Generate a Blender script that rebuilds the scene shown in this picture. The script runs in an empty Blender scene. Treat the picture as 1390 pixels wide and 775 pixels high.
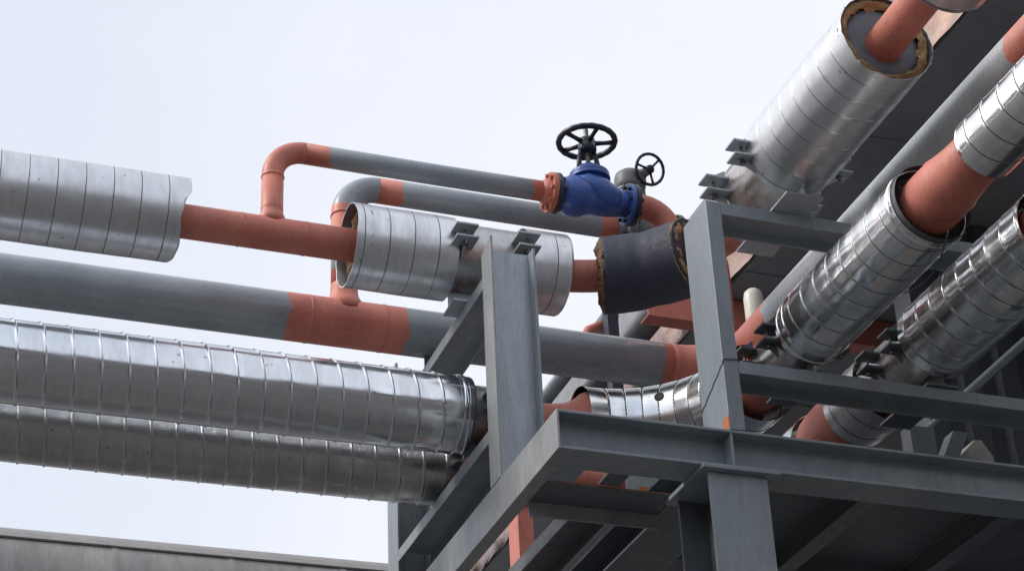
import bpy, bmesh, math, random
from mathutils import Vector, Matrix, noise
random.seed(7)
R = math.radians
S = bpy.context.scene
C = S.collection
TAU = 2 * math.pi

# ------------------------------------------------------------------ materials
def nn(t, kind, **kw):
    n = t.nodes.new(kind)
    for k, v in kw.items():
        if hasattr(n, k): setattr(n, k, v)
        else: n.inputs[k].default_value = v
    return n

def mathn(t, op, a, b=None, clamp=False):
    n = t.nodes.new('ShaderNodeMath'); n.operation = op; n.use_clamp = clamp
    for i, v in enumerate((a, b)):
        if v is None: continue
        if isinstance(v, (int, float)): n.inputs[i].default_value = v
        else: t.links.new(v, n.inputs[i])
    return n.outputs[0]

def mixc(t, f, a, b):
    n = t.nodes.new('ShaderNodeMix'); n.data_type = 'RGBA'
    for sock, v in ((n.inputs[0], f), (n.inputs[6], a), (n.inputs[7], b)):
        if isinstance(v, (int, float)): sock.default_value = v
        elif isinstance(v, tuple): sock.default_value = (*v, 1) if len(v) == 3 else v
        else: t.links.new(v, sock)
    return n.outputs[2]

def noise_tex(t, scale, detail=4, rough=.55, vec=None, dist=0.0):
    n = nn(t, 'ShaderNodeTexNoise'); n.inputs['Scale'].default_value = scale
    n.inputs['Detail'].default_value = detail; n.inputs['Roughness'].default_value = rough
    n.inputs['Distortion'].default_value = dist
    if vec is not None: t.links.new(vec, n.inputs['Vector'])
    return n.outputs['Fac']

def ramp(t, f, lo, hi, a=0.0, b=1.0):
    n = nn(t, 'ShaderNodeMapRange'); t.links.new(f, n.inputs[0])
    for i, v in enumerate((lo, hi, a, b)): n.inputs[i + 1].default_value = v
    return n.outputs[0]

def mapped(t, vec, scale):
    n = nn(t, 'ShaderNodeMapping'); t.links.new(vec, n.inputs['Vector']); n.inputs['Scale'].default_value = scale
    return n.outputs[0]

def base(name):
    m = bpy.data.materials.new(name); m.use_nodes = True; t = m.node_tree
    p = t.nodes['Principled BSDF']
    g = nn(t, 'ShaderNodeNewGeometry')
    return m, t, p, g.outputs['Position']

def bump(t, p, h, strength, dist=.01):
    b = nn(t, 'ShaderNodeBump'); b.inputs['Strength'].default_value = strength; b.inputs['Distance'].default_value = dist
    t.links.new(h, b.inputs['Height']); t.links.new(b.outputs[0], p.inputs['Normal'])

def matte(name, col, col2=None, rough=.5, metal=0.0, scale=6, bmp=.12, bscale=60, stain=None, stain_amt=.35, stretch=(1, 1, 1), spec=.5, wear=None):
    """paint or fabric: two tones mixed by large soft noise, small grain, optional stains"""
    m, t, p, pos = base(name)
    v = mapped(t, pos, stretch)
    col2 = col2 or tuple(c * .72 for c in col)
    f = noise_tex(t, scale, 6, .6, v)
    c = mixc(t, ramp(t, f, .32, .7), col, col2)
    fine = noise_tex(t, scale * 9, 5, .65, v)
    c = mixc(t, ramp(t, fine, .45, .75, 0, .35), c, tuple(x * .6 for x in col2))
    if stain:
        s = noise_tex(t, scale * .55, 8, .68, v, .4)
        c = mixc(t, ramp(t, s, .57, .68, 0, stain_amt), c, stain)
    t.links.new(c, p.inputs['Base Color'])
    t.links.new(ramp(t, fine, .3, .7, max(0.05, rough - .1), min(1, rough + .12)), p.inputs['Roughness'])
    p.inputs['Metallic'].default_value = metal
    p.inputs['Specular IOR Level'].default_value = spec
    if wear:    # paint rubbed off along the arrises
        bv = nn(t, 'ShaderNodeBevel'); bv.samples = 3; bv.inputs['Radius'].default_value = .007
        gn = nn(t, 'ShaderNodeNewGeometry'); dt = nn(t, 'ShaderNodeVectorMath'); dt.operation = 'DOT_PRODUCT'
        t.links.new(bv.outputs[0], dt.inputs[0]); t.links.new(gn.outputs['Normal'], dt.inputs[1])
        ed = ramp(t, dt.outputs['Value'], .72, .98, 1, 0)
        ed = mathn(t, 'MULTIPLY', ed, ramp(t, noise_tex(t, 17, 5, .7, pos), .42, .62, 0, .75))
        c = mixc(t, ed, c, wear); t.links.new(c, p.inputs['Base Color'])
    bump(t, p, noise_tex(t, bscale, 4, .6, v), bmp, .006)
    return m

GREY = (.30, .335, .365); RED = (.64, .215, .155)
def banded(name, bands, grey=GREY, red=RED):
    """grey pipe with brushed red primer bands: bands = [(axis, from, to)] along the pipe"""
    m, t, p, pos = base(name)
    sep = nn(t, 'ShaderNodeSeparateXYZ'); t.links.new(pos, sep.inputs[0])
    edge = mathn(t, 'MULTIPLY', mathn(t, 'SUBTRACT', noise_tex(t, 11, 6, .72, pos), .5), .15)
    mask = None
    for ax, a, b in bands:
        q = mathn(t, 'ADD', sep.outputs['XYZ'.index(ax)], edge)
        w = mathn(t, 'MULTIPLY', mathn(t, 'GREATER_THAN', q, a), mathn(t, 'LESS_THAN', q, b))
        mask = w if mask is None else mathn(t, 'MAXIMUM', mask, w)
    big = noise_tex(t, 3.2, 6, .6, pos); fine = noise_tex(t, 34, 5, .65, pos)
    streak = noise_tex(t, 1, 4, .5, mapped(t, pos, (1.6, 1.6, 14)))
    g = mixc(t, ramp(t, big, .33, .68), grey, tuple(x * .74 for x in grey))
    g = mixc(t, ramp(t, streak, .52, .8, 0, .25), g, (.34, .365, .38))
    g = mixc(t, ramp(t, fine, .64, .76, 0, .12), g, tuple(x * .62 for x in grey))
    r = mixc(t, ramp(t, big, .36, .64), red, (red[0] * .72, red[1] * .64, red[2] * .66))
    r = mixc(t, ramp(t, fine, .5, .72, 0, .45), r, (red[0] * 1.12, red[1] * 1.35, red[2] * 1.4))
    r = mixc(t, ramp(t, streak, .56, .78, 0, .5), r, (.26, .11, .085))
    c = mixc(t, mask, g, r)
    t.links.new(c, p.inputs['Base Color'])
    rg = ramp(t, fine, .3, .7, .22, .36)
    t.links.new(mathn(t, 'ADD', rg, mathn(t, 'MULTIPLY', mask, .2)), p.inputs['Roughness'])
    bump(t, p, mathn(t, 'ADD', fine, mathn(t, 'MULTIPLY', mask, .25)), .05, .004)
    return m

def metal(name, col=(.74, .76, .78), rough=(.16, .34), axis='X', pitch=.13, off=0.0, dent=.35, dirt=(.3, .27, .24), dirt_amt=.3, patch=None):
    """aluminium sheet: every strip between two seams gets its own gloss, plus dents, smears and grime"""
    m, t, p, pos = base(name)
    sep = nn(t, 'ShaderNodeSeparateXYZ'); t.links.new(pos, sep.inputs[0])
    s = mathn(t, 'FLOOR', mathn(t, 'DIVIDE', mathn(t, 'SUBTRACT', sep.outputs['XYZ'.index(axis)], off), pitch))
    wn = nn(t, 'ShaderNodeTexWhiteNoise'); wn.noise_dimensions = '1D'; t.links.new(s, wn.inputs['W'])
    strip = wn.outputs['Value']
    st = (3, 1, 1) if axis == 'X' else (1, 3, 1)
    big = noise_tex(t, 3.0, 5, .6, mapped(t, pos, (1.5, 1.5, 1.5)))
    smear = noise_tex(t, 7, 6, .66, mapped(t, pos, st), .3)
    fine = noise_tex(t, 55, 4, .6, pos)
    c = mixc(t, ramp(t, smear, .4, .72, 0, dirt_amt), col, dirt)
    c = mixc(t, mathn(t, 'MULTIPLY', strip, .22), c, tuple(x * .62 for x in col))
    spots = noise_tex(t, 24, 3, .5, pos)
    c = mixc(t, ramp(t, spots, .7, .75, 0, .6), c, (.1, .09, .085))
    if patch:   # noisy reddish patch, stronger towards the bottom
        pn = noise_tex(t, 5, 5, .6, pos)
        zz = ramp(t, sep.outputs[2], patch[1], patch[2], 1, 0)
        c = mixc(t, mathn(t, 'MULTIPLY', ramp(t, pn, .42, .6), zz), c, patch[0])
    t.links.new(c, p.inputs['Base Color'])
    p.inputs['Metallic'].default_value = 1.0
    ro = mathn(t, 'ADD', ramp(t, smear, .3, .72, rough[0], rough[1]), mathn(t, 'MULTIPLY', strip, .07))
    t.links.new(ro, p.inputs['Roughness'])
    h = mathn(t, 'ADD', mathn(t, 'MULTIPLY', big, 1.0), mathn(t, 'MULTIPLY', fine, .004))
    bump(t, p, h, dent * .35, .03)
    return m

M = {}
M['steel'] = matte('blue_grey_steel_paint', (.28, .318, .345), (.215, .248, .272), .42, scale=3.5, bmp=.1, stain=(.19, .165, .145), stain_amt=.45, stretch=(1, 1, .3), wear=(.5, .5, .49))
M['steel_dark'] = matte('dark_grey_shaded_steel_paint', (.128, .145, .165), (.098, .112, .128), .5, scale=3.0, bmp=.1, stain=(.09, .075, .065), stretch=(1, 1, .5), wear=(.36, .35, .33))  # darker copy of the steel; also paints shade into undersides and recesses
M['steel_scuffed_lit'] = matte('scuffed_lit_steel_paint', (.37, .385, .395), (.27, .285, .295), .38, scale=5, bmp=.15, stain=(.5, .5, .5), stain_amt=.6, stretch=(1, 1, .3), wear=(.55, .54, .52))  # lighter copy of the steel; on the angle leg it paints a lit face
M['galv'] = matte('galvanised_plate', (.42, .46, .49), (.32, .355, .385), .40, .35, scale=9, bmp=.1, stain=(.25, .24, .23), stretch=(2, 2, .3))
M['primer'] = matte('red_primer', RED, (.50, .155, .112), .5, scale=6, bmp=.2, stain=(.25, .10, .075), stain_amt=.55, stretch=(1, 1, .6))
M['primer_flange'] = matte('red_primer_flange', (.56, .18, .115), (.44, .13, .085), .5, scale=9, bmp=.2, stain=(.16, .06, .045))
M['palegrey'] = matte('bare_pale_steel', (.56, .57, .58), (.36, .37, .38), .38, .3, scale=8, bmp=.2, stain=(.22, .2, .18), stretch=(1, .4, 1))
M['rust'] = matte('rusty_edge', (.30, .17, .11), (.18, .10, .07), .8, scale=14)
M['orange'] = matte('orange_touch_up', (.55, .17, .07), (.45, .12, .05), .55, scale=12)
M['foam'] = matte('yellow_foam', (.50, .355, .17), (.35, .235, .115), .9, scale=18, bmp=.9, bscale=60, stain=(.16, .10, .05), stain_amt=.7)
M['foam_brown'] = matte('brown_mineral_wool', (.26, .15, .085), (.12, .075, .05), .95, scale=16, bmp=.7, bscale=50, stain=(.05, .035, .03), stain_amt=.8)
M['rubber'] = matte('black_wrap', (.036, .038, .060), (.040, .045, .070), .66, scale=4, bmp=.25, bscale=22)
M['disc'] = matte('grey_mastic', (.19, .215, .25), (.145, .162, .19), .62, scale=7, bmp=.35, bscale=25, stain=(.05, .055, .065))
M['black_fill'] = matte('black_char', (.022, .02, .02), (.05, .035, .03), .9, scale=22, bmp=.8, bscale=40, stain=(.2, .08, .05), stain_amt=.35)
M['blue'] = matte('blue_valve_enamel', (.055, .125, .42), (.035, .08, .29), .34, scale=10, bmp=.6, bscale=55, stain=(.06, .06, .075), stain_amt=.6)
M['blue_dark'] = matte('dark_valve_casting', (.022, .028, .055), (.014, .018, .03), .42, scale=9, bmp=.2)
M['wheel'] = matte('black_wheel_paint', (.014, .016, .022), (.02, .022, .03), .36, scale=14, bmp=.15)
M['valve_grey'] = matte('grey_valve_casting', (.16, .165, .175), (.10, .105, .115), .48, scale=10, bmp=.25, bscale=40)
M['bolt'] = matte('dull_bolt_steel', (.20, .19, .18), (.1, .09, .085), .4, .7, scale=30)
M['bolt_dark'] = matte('dark_bolt_steel', (.05, .05, .06), (.03, .03, .035), .45, .4, scale=30)
M['foil'] = matte('brown_crumpled_foil', (.52, .36, .29), (.36, .22, .17), .30, .85, scale=4, bmp=.9, bscale=7, stain=(.62, .52, .46), stain_amt=.6, stretch=(1, .5, 1))
M['soffit'] = matte('dark_soffit_sheet', (.29, .295, .325), (.22, .222, .24), .55, scale=1.2, bmp=.12, bscale=30, stain=(.27, .24, .22), stain_amt=.5)
M['siding'] = matte('dark_siding', (.055, .062, .07), (.042, .047, .053), .5, scale=1.6, bmp=.08, stain=(.05, .045, .04))
M['white_pvc'] = matte('off_white_plastic', (.66, .63, .56), (.52, .49, .43), .4, scale=6, bmp=.05)
M['concrete'] = matte('pale_concrete', (.34, .32, .29), (.24, .22, .20), .9, scale=7, bmp=.4, bscale=50)
M['duct'] = matte('weathered_grey_duct', (.30, .285, .28), (.19, .175, .17), .6, scale=2.8, bmp=.25, stain=(.14, .13, .125), stretch=(3.5, 1, .25))
M['duct_strip'] = matte('pale_weathered_strip', (.27, .26, .255), (.21, .20, .195), .6, scale=3, stain=(.2, .185, .175), stretch=(1, 1, 1))
M['ground'] = matte('site_ground', (.10, .097, .096), (.072, .07, .069), .95, scale=.35, bmp=.5, bscale=6, stain=(.11, .105, .10))
M['seam'] = matte('seam_grime_dark_fold', (.13, .128, .13), (.07, .069, .07), .6, scale=20)
M['clad_spiral'] = metal('spiral_aluminium', (.78, .81, .85), (.11, .20), 'X', .1334, .06, .11, (.42, .40, .39), .3)
M['clad_spiral_b'] = metal('spiral_aluminium_dull', (.60, .595, .595), (.20, .34), 'X', .1334, .06, .12, (.34, .31, .29), .4)
M['clad_silver'] = metal('silver_aluminium', (.75, .77, .80), (.29, .42), 'X', .137, .02, .08, (.42, .40, .39), .4)
M['clad_silver_y'] = metal('silver_aluminium_y', (.69, .70, .715), (.30, .44), 'Y', .125, .02, .08, (.42, .40, .40), .4)
M['clad_shiny'] = metal('bright_aluminium', (.92, .915, .91), (.10, .2), 'Y', .128, .05, .07, (.55, .44, .37), .35)
M['clad_elbow'] = metal('bright_elbow_aluminium', (.88, .89, .89), (.14, .24), 'X', .13, .05, .1, (.45, .45, .38), .3)
M['shell'] = metal('clamp_shell_steel', (.56, .57, .58), (.3, .45), 'X', .5, 0, .1, (.3, .27, .25), .4, ((.38, .16, .11), 7.0, 7.1))
M['shell_low'] = metal('low_clamp_shell_steel', (.56, .57, .58), (.28, .42), 'X', .5, 0, .1, (.3, .27, .25), .4, ((.36, .15, .10), 6.08, 6.2))
M['shell_y'] = metal('bright_clamp_shell_steel', (.6, .58, .57), (.2, .4), 'Y', .5, 0, .2, (.32, .25, .22), .5, ((.34, .22, .19), 6.85, 7.15))
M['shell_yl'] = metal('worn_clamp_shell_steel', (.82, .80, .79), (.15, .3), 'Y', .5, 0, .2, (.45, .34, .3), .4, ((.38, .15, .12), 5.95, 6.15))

# ------------------------------------------------------------------ object helpers
def thing(name, label, cat, loc, group=None):
    o = bpy.data.objects.new(name, None); C.objects.link(o); o.location = loc; o.empty_display_size = .1
    o['label'] = label; o['category'] = cat
    if group: o['group'] = group
    return o

def wloc(o):
    v = Vector(o.location)
    while o.parent: o = o.parent; v += Vector(o.location)
    return v

class MB:
    """collects shapes (world coordinates) for ONE mesh"""
    def __init__(s): s.v = []; s.f = []; s.flat = set(); s.seam = None
    def add(s, vs, fs, flat=False):
        b = len(s.v); s.v += [Vector(v) for v in vs]
        for f in fs:
            if flat: s.flat.add(len(s.f))
            s.f.append([i + b for i in f])
    def box(s, a, b, rot=None, at=None):
        (x0, y0, z0), (x1, y1, z1) = a, b
        vs = [Vector(p) for p in ((x0, y0, z0), (x1, y0, z0), (x1, y1, z0), (x0, y1, z0), (x0, y0, z1), (x1, y0, z1), (x1, y1, z1), (x0, y1, z1))]
        if rot is not None:
            c = Vector(at) if at else sum(vs, Vector()) / 8
            vs = [c + rot @ (v - c) for v in vs]
        s.add(vs, [(0, 3, 2, 1), (4, 5, 6, 7), (0, 1, 5, 4), (1, 2, 6, 5), (2, 3, 7, 6), (3, 0, 4, 7)], True)
        return s
    def prism(s, prof, axis, a, b):
        """closed 2D outline (counter-clockwise or not) pushed along an axis"""
        n = len(prof)
        def P(p, t):
            return {'X': (t, p[0], p[1]), 'Y': (p[0], t, p[1]), 'Z': (p[0], p[1], t)}[axis]
        vs = [P(p, a) for p in prof] + [P(p, b) for p in prof]
        fs = [(i, (i + 1) % n, n + (i + 1) % n, n + i) for i in range(n)] + [tuple(range(n))[::-1], tuple(range(n, 2 * n))]
        s.add(vs, fs, True); return s
    def sweep(s, pts, rad, n=40, caps=True):
        pts = [Vector(p) for p in pts]
        if isinstance(rad, (int, float)): rad = [rad] * len(pts)
        tan = []
        for i in range(len(pts)):
            a = pts[max(0, i - 1)]; b = pts[min(len(pts) - 1, i + 1)]
            d = b - a
            tan.append(d.normalized() if d.length > 1e-9 else (tan[-1] if tan else Vector((1, 0, 0))))
        u = tan[0].orthogonal().normalized(); vs = []
        for i, (p, t, r) in enumerate(zip(pts, tan, rad)):
            u = (u - t * u.dot(t)).normalized(); w = t.cross(u)
            vs += [p + (u * math.cos(k * TAU / n) + w * math.sin(k * TAU / n)) * r for k in range(n)]
        fs = []
        for i in range(len(pts) - 1):
            for k in range(n):
                k2 = (k + 1) % n
                fs.append((i * n + k, i * n + k2, (i + 1) * n + k2, (i + 1) * n + k))
        s.add(vs, fs)
        if caps:
            b = len(s.v) - len(vs)
            for idx in (range(n - 1, -1, -1), range((len(pts) - 1) * n, len(pts) * n)):
                s.flat.add(len(s.f)); s.f.append([b + k for k in idx])
        return s
    def lathe(s, o, d, prof, n=40, caps=True):
        """prof = [(distance along d, radius)]; doubled points keep an edge sharp"""
        o = Vector(o); d = Vector(d).normalized(); u = d.orthogonal().normalized(); w = d.cross(u)
        vs = []
        for t, r in prof:
            vs += [o + d * t + (u * math.cos(k * TAU / n) + w * math.sin(k * TAU / n)) * r for k in range(n)]
        fs = []
        for i in range(len(prof) - 1):
            if prof[i] == prof[i + 1]: continue
            for k in range(n):
                k2 = (k + 1) % n
                fs.append((i * n + k, i * n + k2, (i + 1) * n + k2, (i + 1) * n + k))
        b = len(s.v); s.add(vs, fs)
        if caps:
            for idx in (range(n - 1, -1, -1), range((len(prof) - 1) * n, len(prof) * n)):
                s.flat.add(len(s.f)); s.f.append([b + k for k in idx])
        return s
    def disc_cyl(s, o, d, r, h, n=32, ch=.003):
        c = min(ch, h * .3)
        return s.lathe(o, d, [(0, r - c), (0, r - c), (c, r), (c, r), (h - c, r), (h - c, r), (h, r - c), (h, r - c)], n)
    def build(s, name, mat, parent=None, bevel=0.0, label=None):
        me = bpy.data.meshes.new(name)
        o = wloc(parent) if parent else Vector((0, 0, 0))
        me.from_pydata([v - o for v in s.v], [], s.f)
        for i, p in enumerate(me.polygons): p.use_smooth = i not in s.flat
        bm = bmesh.new(); bm.from_mesh(me); bmesh.ops.recalc_face_normals(bm, faces=bm.faces); bm.to_mesh(me); bm.free()
        me.materials.append(M[mat] if isinstance(mat, str) else mat)
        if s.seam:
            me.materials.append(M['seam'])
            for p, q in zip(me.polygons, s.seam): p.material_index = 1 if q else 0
        ob = bpy.data.objects.new(name, me); C.objects.link(ob)
        if parent: ob.parent = parent
        if bevel:
            b = ob.modifiers.new('bevel', 'BEVEL'); b.width = bevel; b.segments = 2; b.limit_method = 'ANGLE'; b.angle_limit = R(40)
        if label: ob['label'] = label
        return ob

def single(ob, label, cat, group=None, kind=None):
    """a thing that is one mesh: move its origin to its base and describe it"""
    me = ob.data
    lo = Vector([min(v.co[i] for v in me.vertices) for i in range(3)]); hi = Vector([max(v.co[i] for v in me.vertices) for i in range(3)])
    o = Vector(((lo.x + hi.x) / 2, (lo.y + hi.y) / 2, lo.z))
    me.transform(Matrix.Translation(-o)); ob.location = o
    if kind: ob['kind'] = kind
    if label: ob['label'] = label
    if cat: ob['category'] = cat
    if group: ob['group'] = group
    return ob

def arc(c, a, b, r, n=14):
    """quarter turn: leaves the corner point c from direction a to direction b with bend radius r"""
    c = Vector(c); a = Vector(a).normalized(); b = Vector(b).normalized()
    o = c + a * r + b * r
    return [o - b * r * math.cos(t) - a * r * math.sin(t) for t in [i * math.pi / 2 / n for i in range(n + 1)]]

def straight(a, b, n=2):
    a, b = Vector(a), Vector(b); return [a.lerp(b, i / (n - 1)) for i in range(n)]

def cladding(o, d, L, rad, pitch, bead_h, bead_w, helical=True, groove=False, n=96, rag0=None, rag1=None, dent=.0015, seed=0, taper=0.0, first=None):
    """sheet metal jacket round a pipe: seams or beads, little dents, an edge folded inward at both ends"""
    o = Vector(o); d = Vector(d).normalized(); up = Vector((0, 0, 1)); w = d.cross(up).normalized()
    fr = (-.5, -.3, -.12, 0, .12, .3, .5)
    hh = (0, .55, .95, 1, .95, .55, 0)
    if groove: fr = (-.5, -.3, -.12, .12, .3, .5); hh = (.12, .05, -.5, -.5, -.05, 0)
    rows = []
    k = -2
    while k * pitch < L + 2 * pitch:
        c = k * pitch + (first or 0)
        for f, h in zip(fr, hh): rows.append((c + f * bead_w, h * bead_h, k))
        for q in (.3, .5, .7): rows.append((c + q * pitch, 0, k))
        for q in (-1.3, -.8, -.6, .6, .8, 1.3): rows.append((c + q * bead_w, 0, k))
        k += 1
    rows.sort()
    vs = []; fs = []
    def pt(s_, r_, th):
        return o + d * s_ + (up * math.cos(th) + w * math.sin(th)) * r_
    lo_e = [rag0(j * TAU / n) if rag0 else 0 for j in range(n)]
    hi_e = [L + (rag1(j * TAU / n) if rag1 else 0) for j in range(n)]
    keep = []
    for s_, h, k in rows:
        if s_ < -pitch * 1.2 or s_ > L + pitch * 1.2: continue
        keep.append((s_, h, k))
    nr = len(keep) + 4
    def rr(s_, th, h, k):
        p = Vector((s_ * 2.2 + seed * 9.7, math.cos(th) * 1.5, math.sin(th) * 1.5 + seed))
        jit = (noise.noise(p) + .5 * noise.noise(p * 3.1)) * dent * 2
        rs = math.sin(k * 12.9898 + seed) * dent * .6
        tp = -taper * ((s_ / pitch) % 1.0)
        return rad + h + jit + rs + tp
    grid = []; dark = []
    for s_, h, k in keep:
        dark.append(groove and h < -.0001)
        row = []
        for j in range(n):
            th = j * TAU / n
            ss = s_ + (pitch * th / TAU if helical else 0.0)
            if ss <= lo_e[j]: q = lo_e[j]; row.append(pt(q, rr(q, th, 0, k), th))
            elif ss >= hi_e[j]: q = hi_e[j]; row.append(pt(q, rr(q, th, 0, k), th))
            else: row.append(pt(ss, rr(ss, th, h, k), th))
        grid.append(row)
    def inner(e, sgn, depth, r_): return [pt(e[j] + sgn * depth, r_, j * TAU / n) for j in range(n)]
    grid = [inner(lo_e, 1, .08, rad - .006), inner(lo_e, 1, .0, rad - .005)] + grid + [inner(hi_e, -1, .0, rad - .005), inner(hi_e, -1, .08, rad - .006)]
    if helical:
        # one strip per turn: shift the wrap-around by as many rows as one pitch holds
        per = len(fr) + 9
    for i in range(len(grid) - 1):
        for j in range(n):
            j2 = (j + 1) % n
            a, b, c2, e = (i, j), (i, j2), (i + 1, j2), (i + 1, j)
            if helical and j2 == 0 and 2 <= i and i + 1 < len(grid) - 2:
                ib, ic = i + per, i + 1 + per
                # after a full turn the row continues as the row one pitch further on
                ib = min(max(ib, 2), len(grid) - 3); ic = min(max(ic, 2), len(grid) - 3)
                if ib == ic: continue
                b, c2 = (ib, 0), (ic, 0)
            fs.append(tuple(p[0] * n + p[1] for p in (a, b, c2, e)))
    if helical:   # close the first turn at the seam line
        pass
    flatv = [v for row in grid for v in row]
    m = MB(); m.add(flatv, fs); mats = [f[0] // n < 1 or f[0] // n >= len(grid) - 2 or 2 <= f[0] // n < len(grid) - 3 and dark[f[0] // n - 2] and dark[min(f[0] // n - 1, len(dark) - 1)] for f in fs]  # dark material on groove floors and on the inner folds of both ends
    # drop faces that collapsed at the trimmed ends
    good = []; gm = []
    for f, q in zip(m.f, mats):
        p = [m.v[i] for i in f]
        ar = (p[2] - p[0]).cross(p[3] - p[1]).length
        if ar > 1e-8: good.append(f); gm.append(q)
    m.f = good; m.seam = gm
    return m

def ragged(amp, seed, freq=2.0, base_=0.0):
    return lambda th: base_ + amp * (noise.noise(Vector((math.cos(th) * freq, math.sin(th) * freq, seed))) + .5 * noise.noise(Vector((math.cos(th) * freq * 3, math.sin(th) * freq * 3, seed + 5))))

def ring_of_wool(o, d, r0, r1, depth, amp, seed, n=72, flat_inner=False):
    """an uneven ring of cut insulation"""
    o = Vector(o); d = Vector(d).normalized(); u = d.orthogonal().normalized(); w = d.cross(u)
    m = MB(); n = 180
    K = 11; vs = []
    for i in range(K + 1):
        f = i / K
        for j in range(n):
            th = j * TAU / n
            q = Vector((math.cos(th) * 3, math.sin(th) * 3, seed + f * 2.3))
            e = noise.noise(q) + .6 * noise.noise(q * 3.3) + .5 * noise.noise(q * 9.1 + Vector((0, 0, f * 6))) + .3 * noise.noise(q * 21)
            r = r0 + (r1 - r0) * f
            if i in (0, K): r += e * amp * (.5 if i == K else 1)
            t = math.sin(f * math.pi) ** .6 * depth + e * amp * .7
            vs.append(o + d * t + (u * math.cos(th) + w * math.sin(th)) * r)
    fs = []
    for i in range(K):
        for j in range(n):
            j2 = (j + 1) % n; fs.append((i * n + j, i * n + j2, (i + 1) * n + j2, (i + 1) * n + j))
    m.add(vs, fs); return m

def bolts(parent, o, d, r, count, mat='bolt', size=.011, length=.02, phase=0.0):
    d = Vector(d).normalized(); u = d.orthogonal().normalized(); w = d.cross(u); o = Vector(o)
    for k in range(count):
        a = k * TAU / count + phase
        p = o + (u * math.cos(a) + w * math.sin(a)) * r
        m = MB(); m.lathe(p - d * length / 2, d, [(0, size), (0, size), (length, size), (length, size)], 6)
        m.build('bolt', mat, parent)

# ------------------------------------------------------------------ setting
g = MB(); g.add([(-400, -400, 0), (400, -400, 0), (400, 400, 0), (-400, 400, 0)], [(0, 1, 2, 3)], True)
single(g.build('ground', 'ground'), None, None, kind='structure')

# ------------------------------------------------------------------ steel frame
def channel_flat(axis, a, b, lo, hi, top, leg=.068, t=.010):
    """rolled channel lying flat: web on top, two legs hanging down; lo..hi is its width"""
    z = top
    prof = [(lo, z), (hi, z), (hi, z - leg), (hi - t, z - leg), (hi - t, z - t), (lo + t, z - t), (lo + t, z - leg), (lo, z - leg)]
    return MB().prism(prof, axis, a, b)

def ibeam(axis, a, b, c, wid, z0, z1, tf=.014, tw=.010):
    h = wid / 2; w = tw / 2
    prof = [(c - h, z0), (c + h, z0), (c + h, z0 + tf), (c + w, z0 + tf), (c + w, z1 - tf), (c + h, z1 - tf), (c + h, z1), (c - h, z1), (c - h, z1 - tf), (c - w, z1 - tf), (c - w, z0 + tf), (c - h, z0 + tf)]
    return MB().prism(prof, axis, a, b)

X0 = 2.994; Y0 = 7.376
BG = 'beams of the pipe support frame'
# side channel with its back towards the left
t = thing('steel_beam', 'light grey channel beam with plain back running down left from the near corner of the frame', 'beam', (X0, 9.0, 5.39), BG)
m = MB(); m.box((X0, Y0, 5.388), (X0 + .012, 12.2, 5.584))
m.box((X0 + .0121, Y0 + .202, 5.392), (X0 + .075, 12.2, 5.404)); m.box((X0 + .0121, Y0 + .202, 5.568), (X0 + .075, 12.2, 5.580))
m.build('channel_section', 'steel_scuffed_lit', t, .002)
# near beam along the front
t = thing('steel_beam', 'long dark grey front beam with shaded top flange, resting on the cap plate of the column', 'beam', (5.5, Y0, 5.39), BG)
fb = MB(); yb = Y0 + .095
fb.prism([(Y0, 5.388), (Y0 + .2, 5.388), (Y0 + .2, 5.402), (yb + .011, 5.402), (yb + .011, 5.570), (Y0 + .2, 5.570), (Y0 + .2, 5.584), (Y0, 5.584), (Y0, 5.570), (yb, 5.570), (yb, 5.402), (Y0, 5.402)], 'X', X0 + .0125, 9.5)
fb.build('beam_section', 'steel', t, .003)
MB().box((3.86, Y0 + .004, 5.403), (3.872, yb - .001, 5.569)).build('stiffener_plate', 'steel', t, .002)
# upright left
t = thing('steel_post', 'light grey I section post standing on the left beam in front of the pipes', 'post', (3.115, 8.217, 5.584), 'upright posts of the frame')
yp = 8.217; xl, xr = X0 - .002, X0 + .245
MB().box((xl + .014, yp - .005, 5.588), (xr - .014, yp + .005, 6.915)).build('web', 'galv', t, 0)
MB().prism([(yp - .075, 5.588), (yp + .07, 5.588), (yp + .07, 6.92), (yp - .01, 6.928), (yp - .075, 6.962)], 'X', xl, xl + .0135).build('flange', 'steel_scuffed_lit', t, .002)
MB().box((xr - .0135, yp - .075, 5.588), (xr, yp + .07, 6.92)).build('flange', 'steel', t, .002)
# two flat channels carrying the pipes on the left side
t = thing('steel_beam', 'lower flat channel behind the I section post carrying the two ribbed spiral pipes', 'beam', (X0 + .1, 9, 5.8), BG)
channel_flat('Y', yp + .075, 9.86, X0, X0 + .2, 5.905).build('channel_section', 'steel', t, .003)
MB().box((X0 + .0, 8.62, 5.9055), (X0 + .09, 8.70, 5.915)).build('paint_patch', 'orange', t, .001, 'orange touch-up paint')
t = thing('steel_beam', 'upper flat channel behind the I section post under the plain silver pipe', 'beam', (X0 + .1, 9, 6.7), BG)
channel_flat('Y', yp + .075, 9.62, X0, X0 + .2, 6.785).build('channel_section', 'steel', t, .003)
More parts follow.
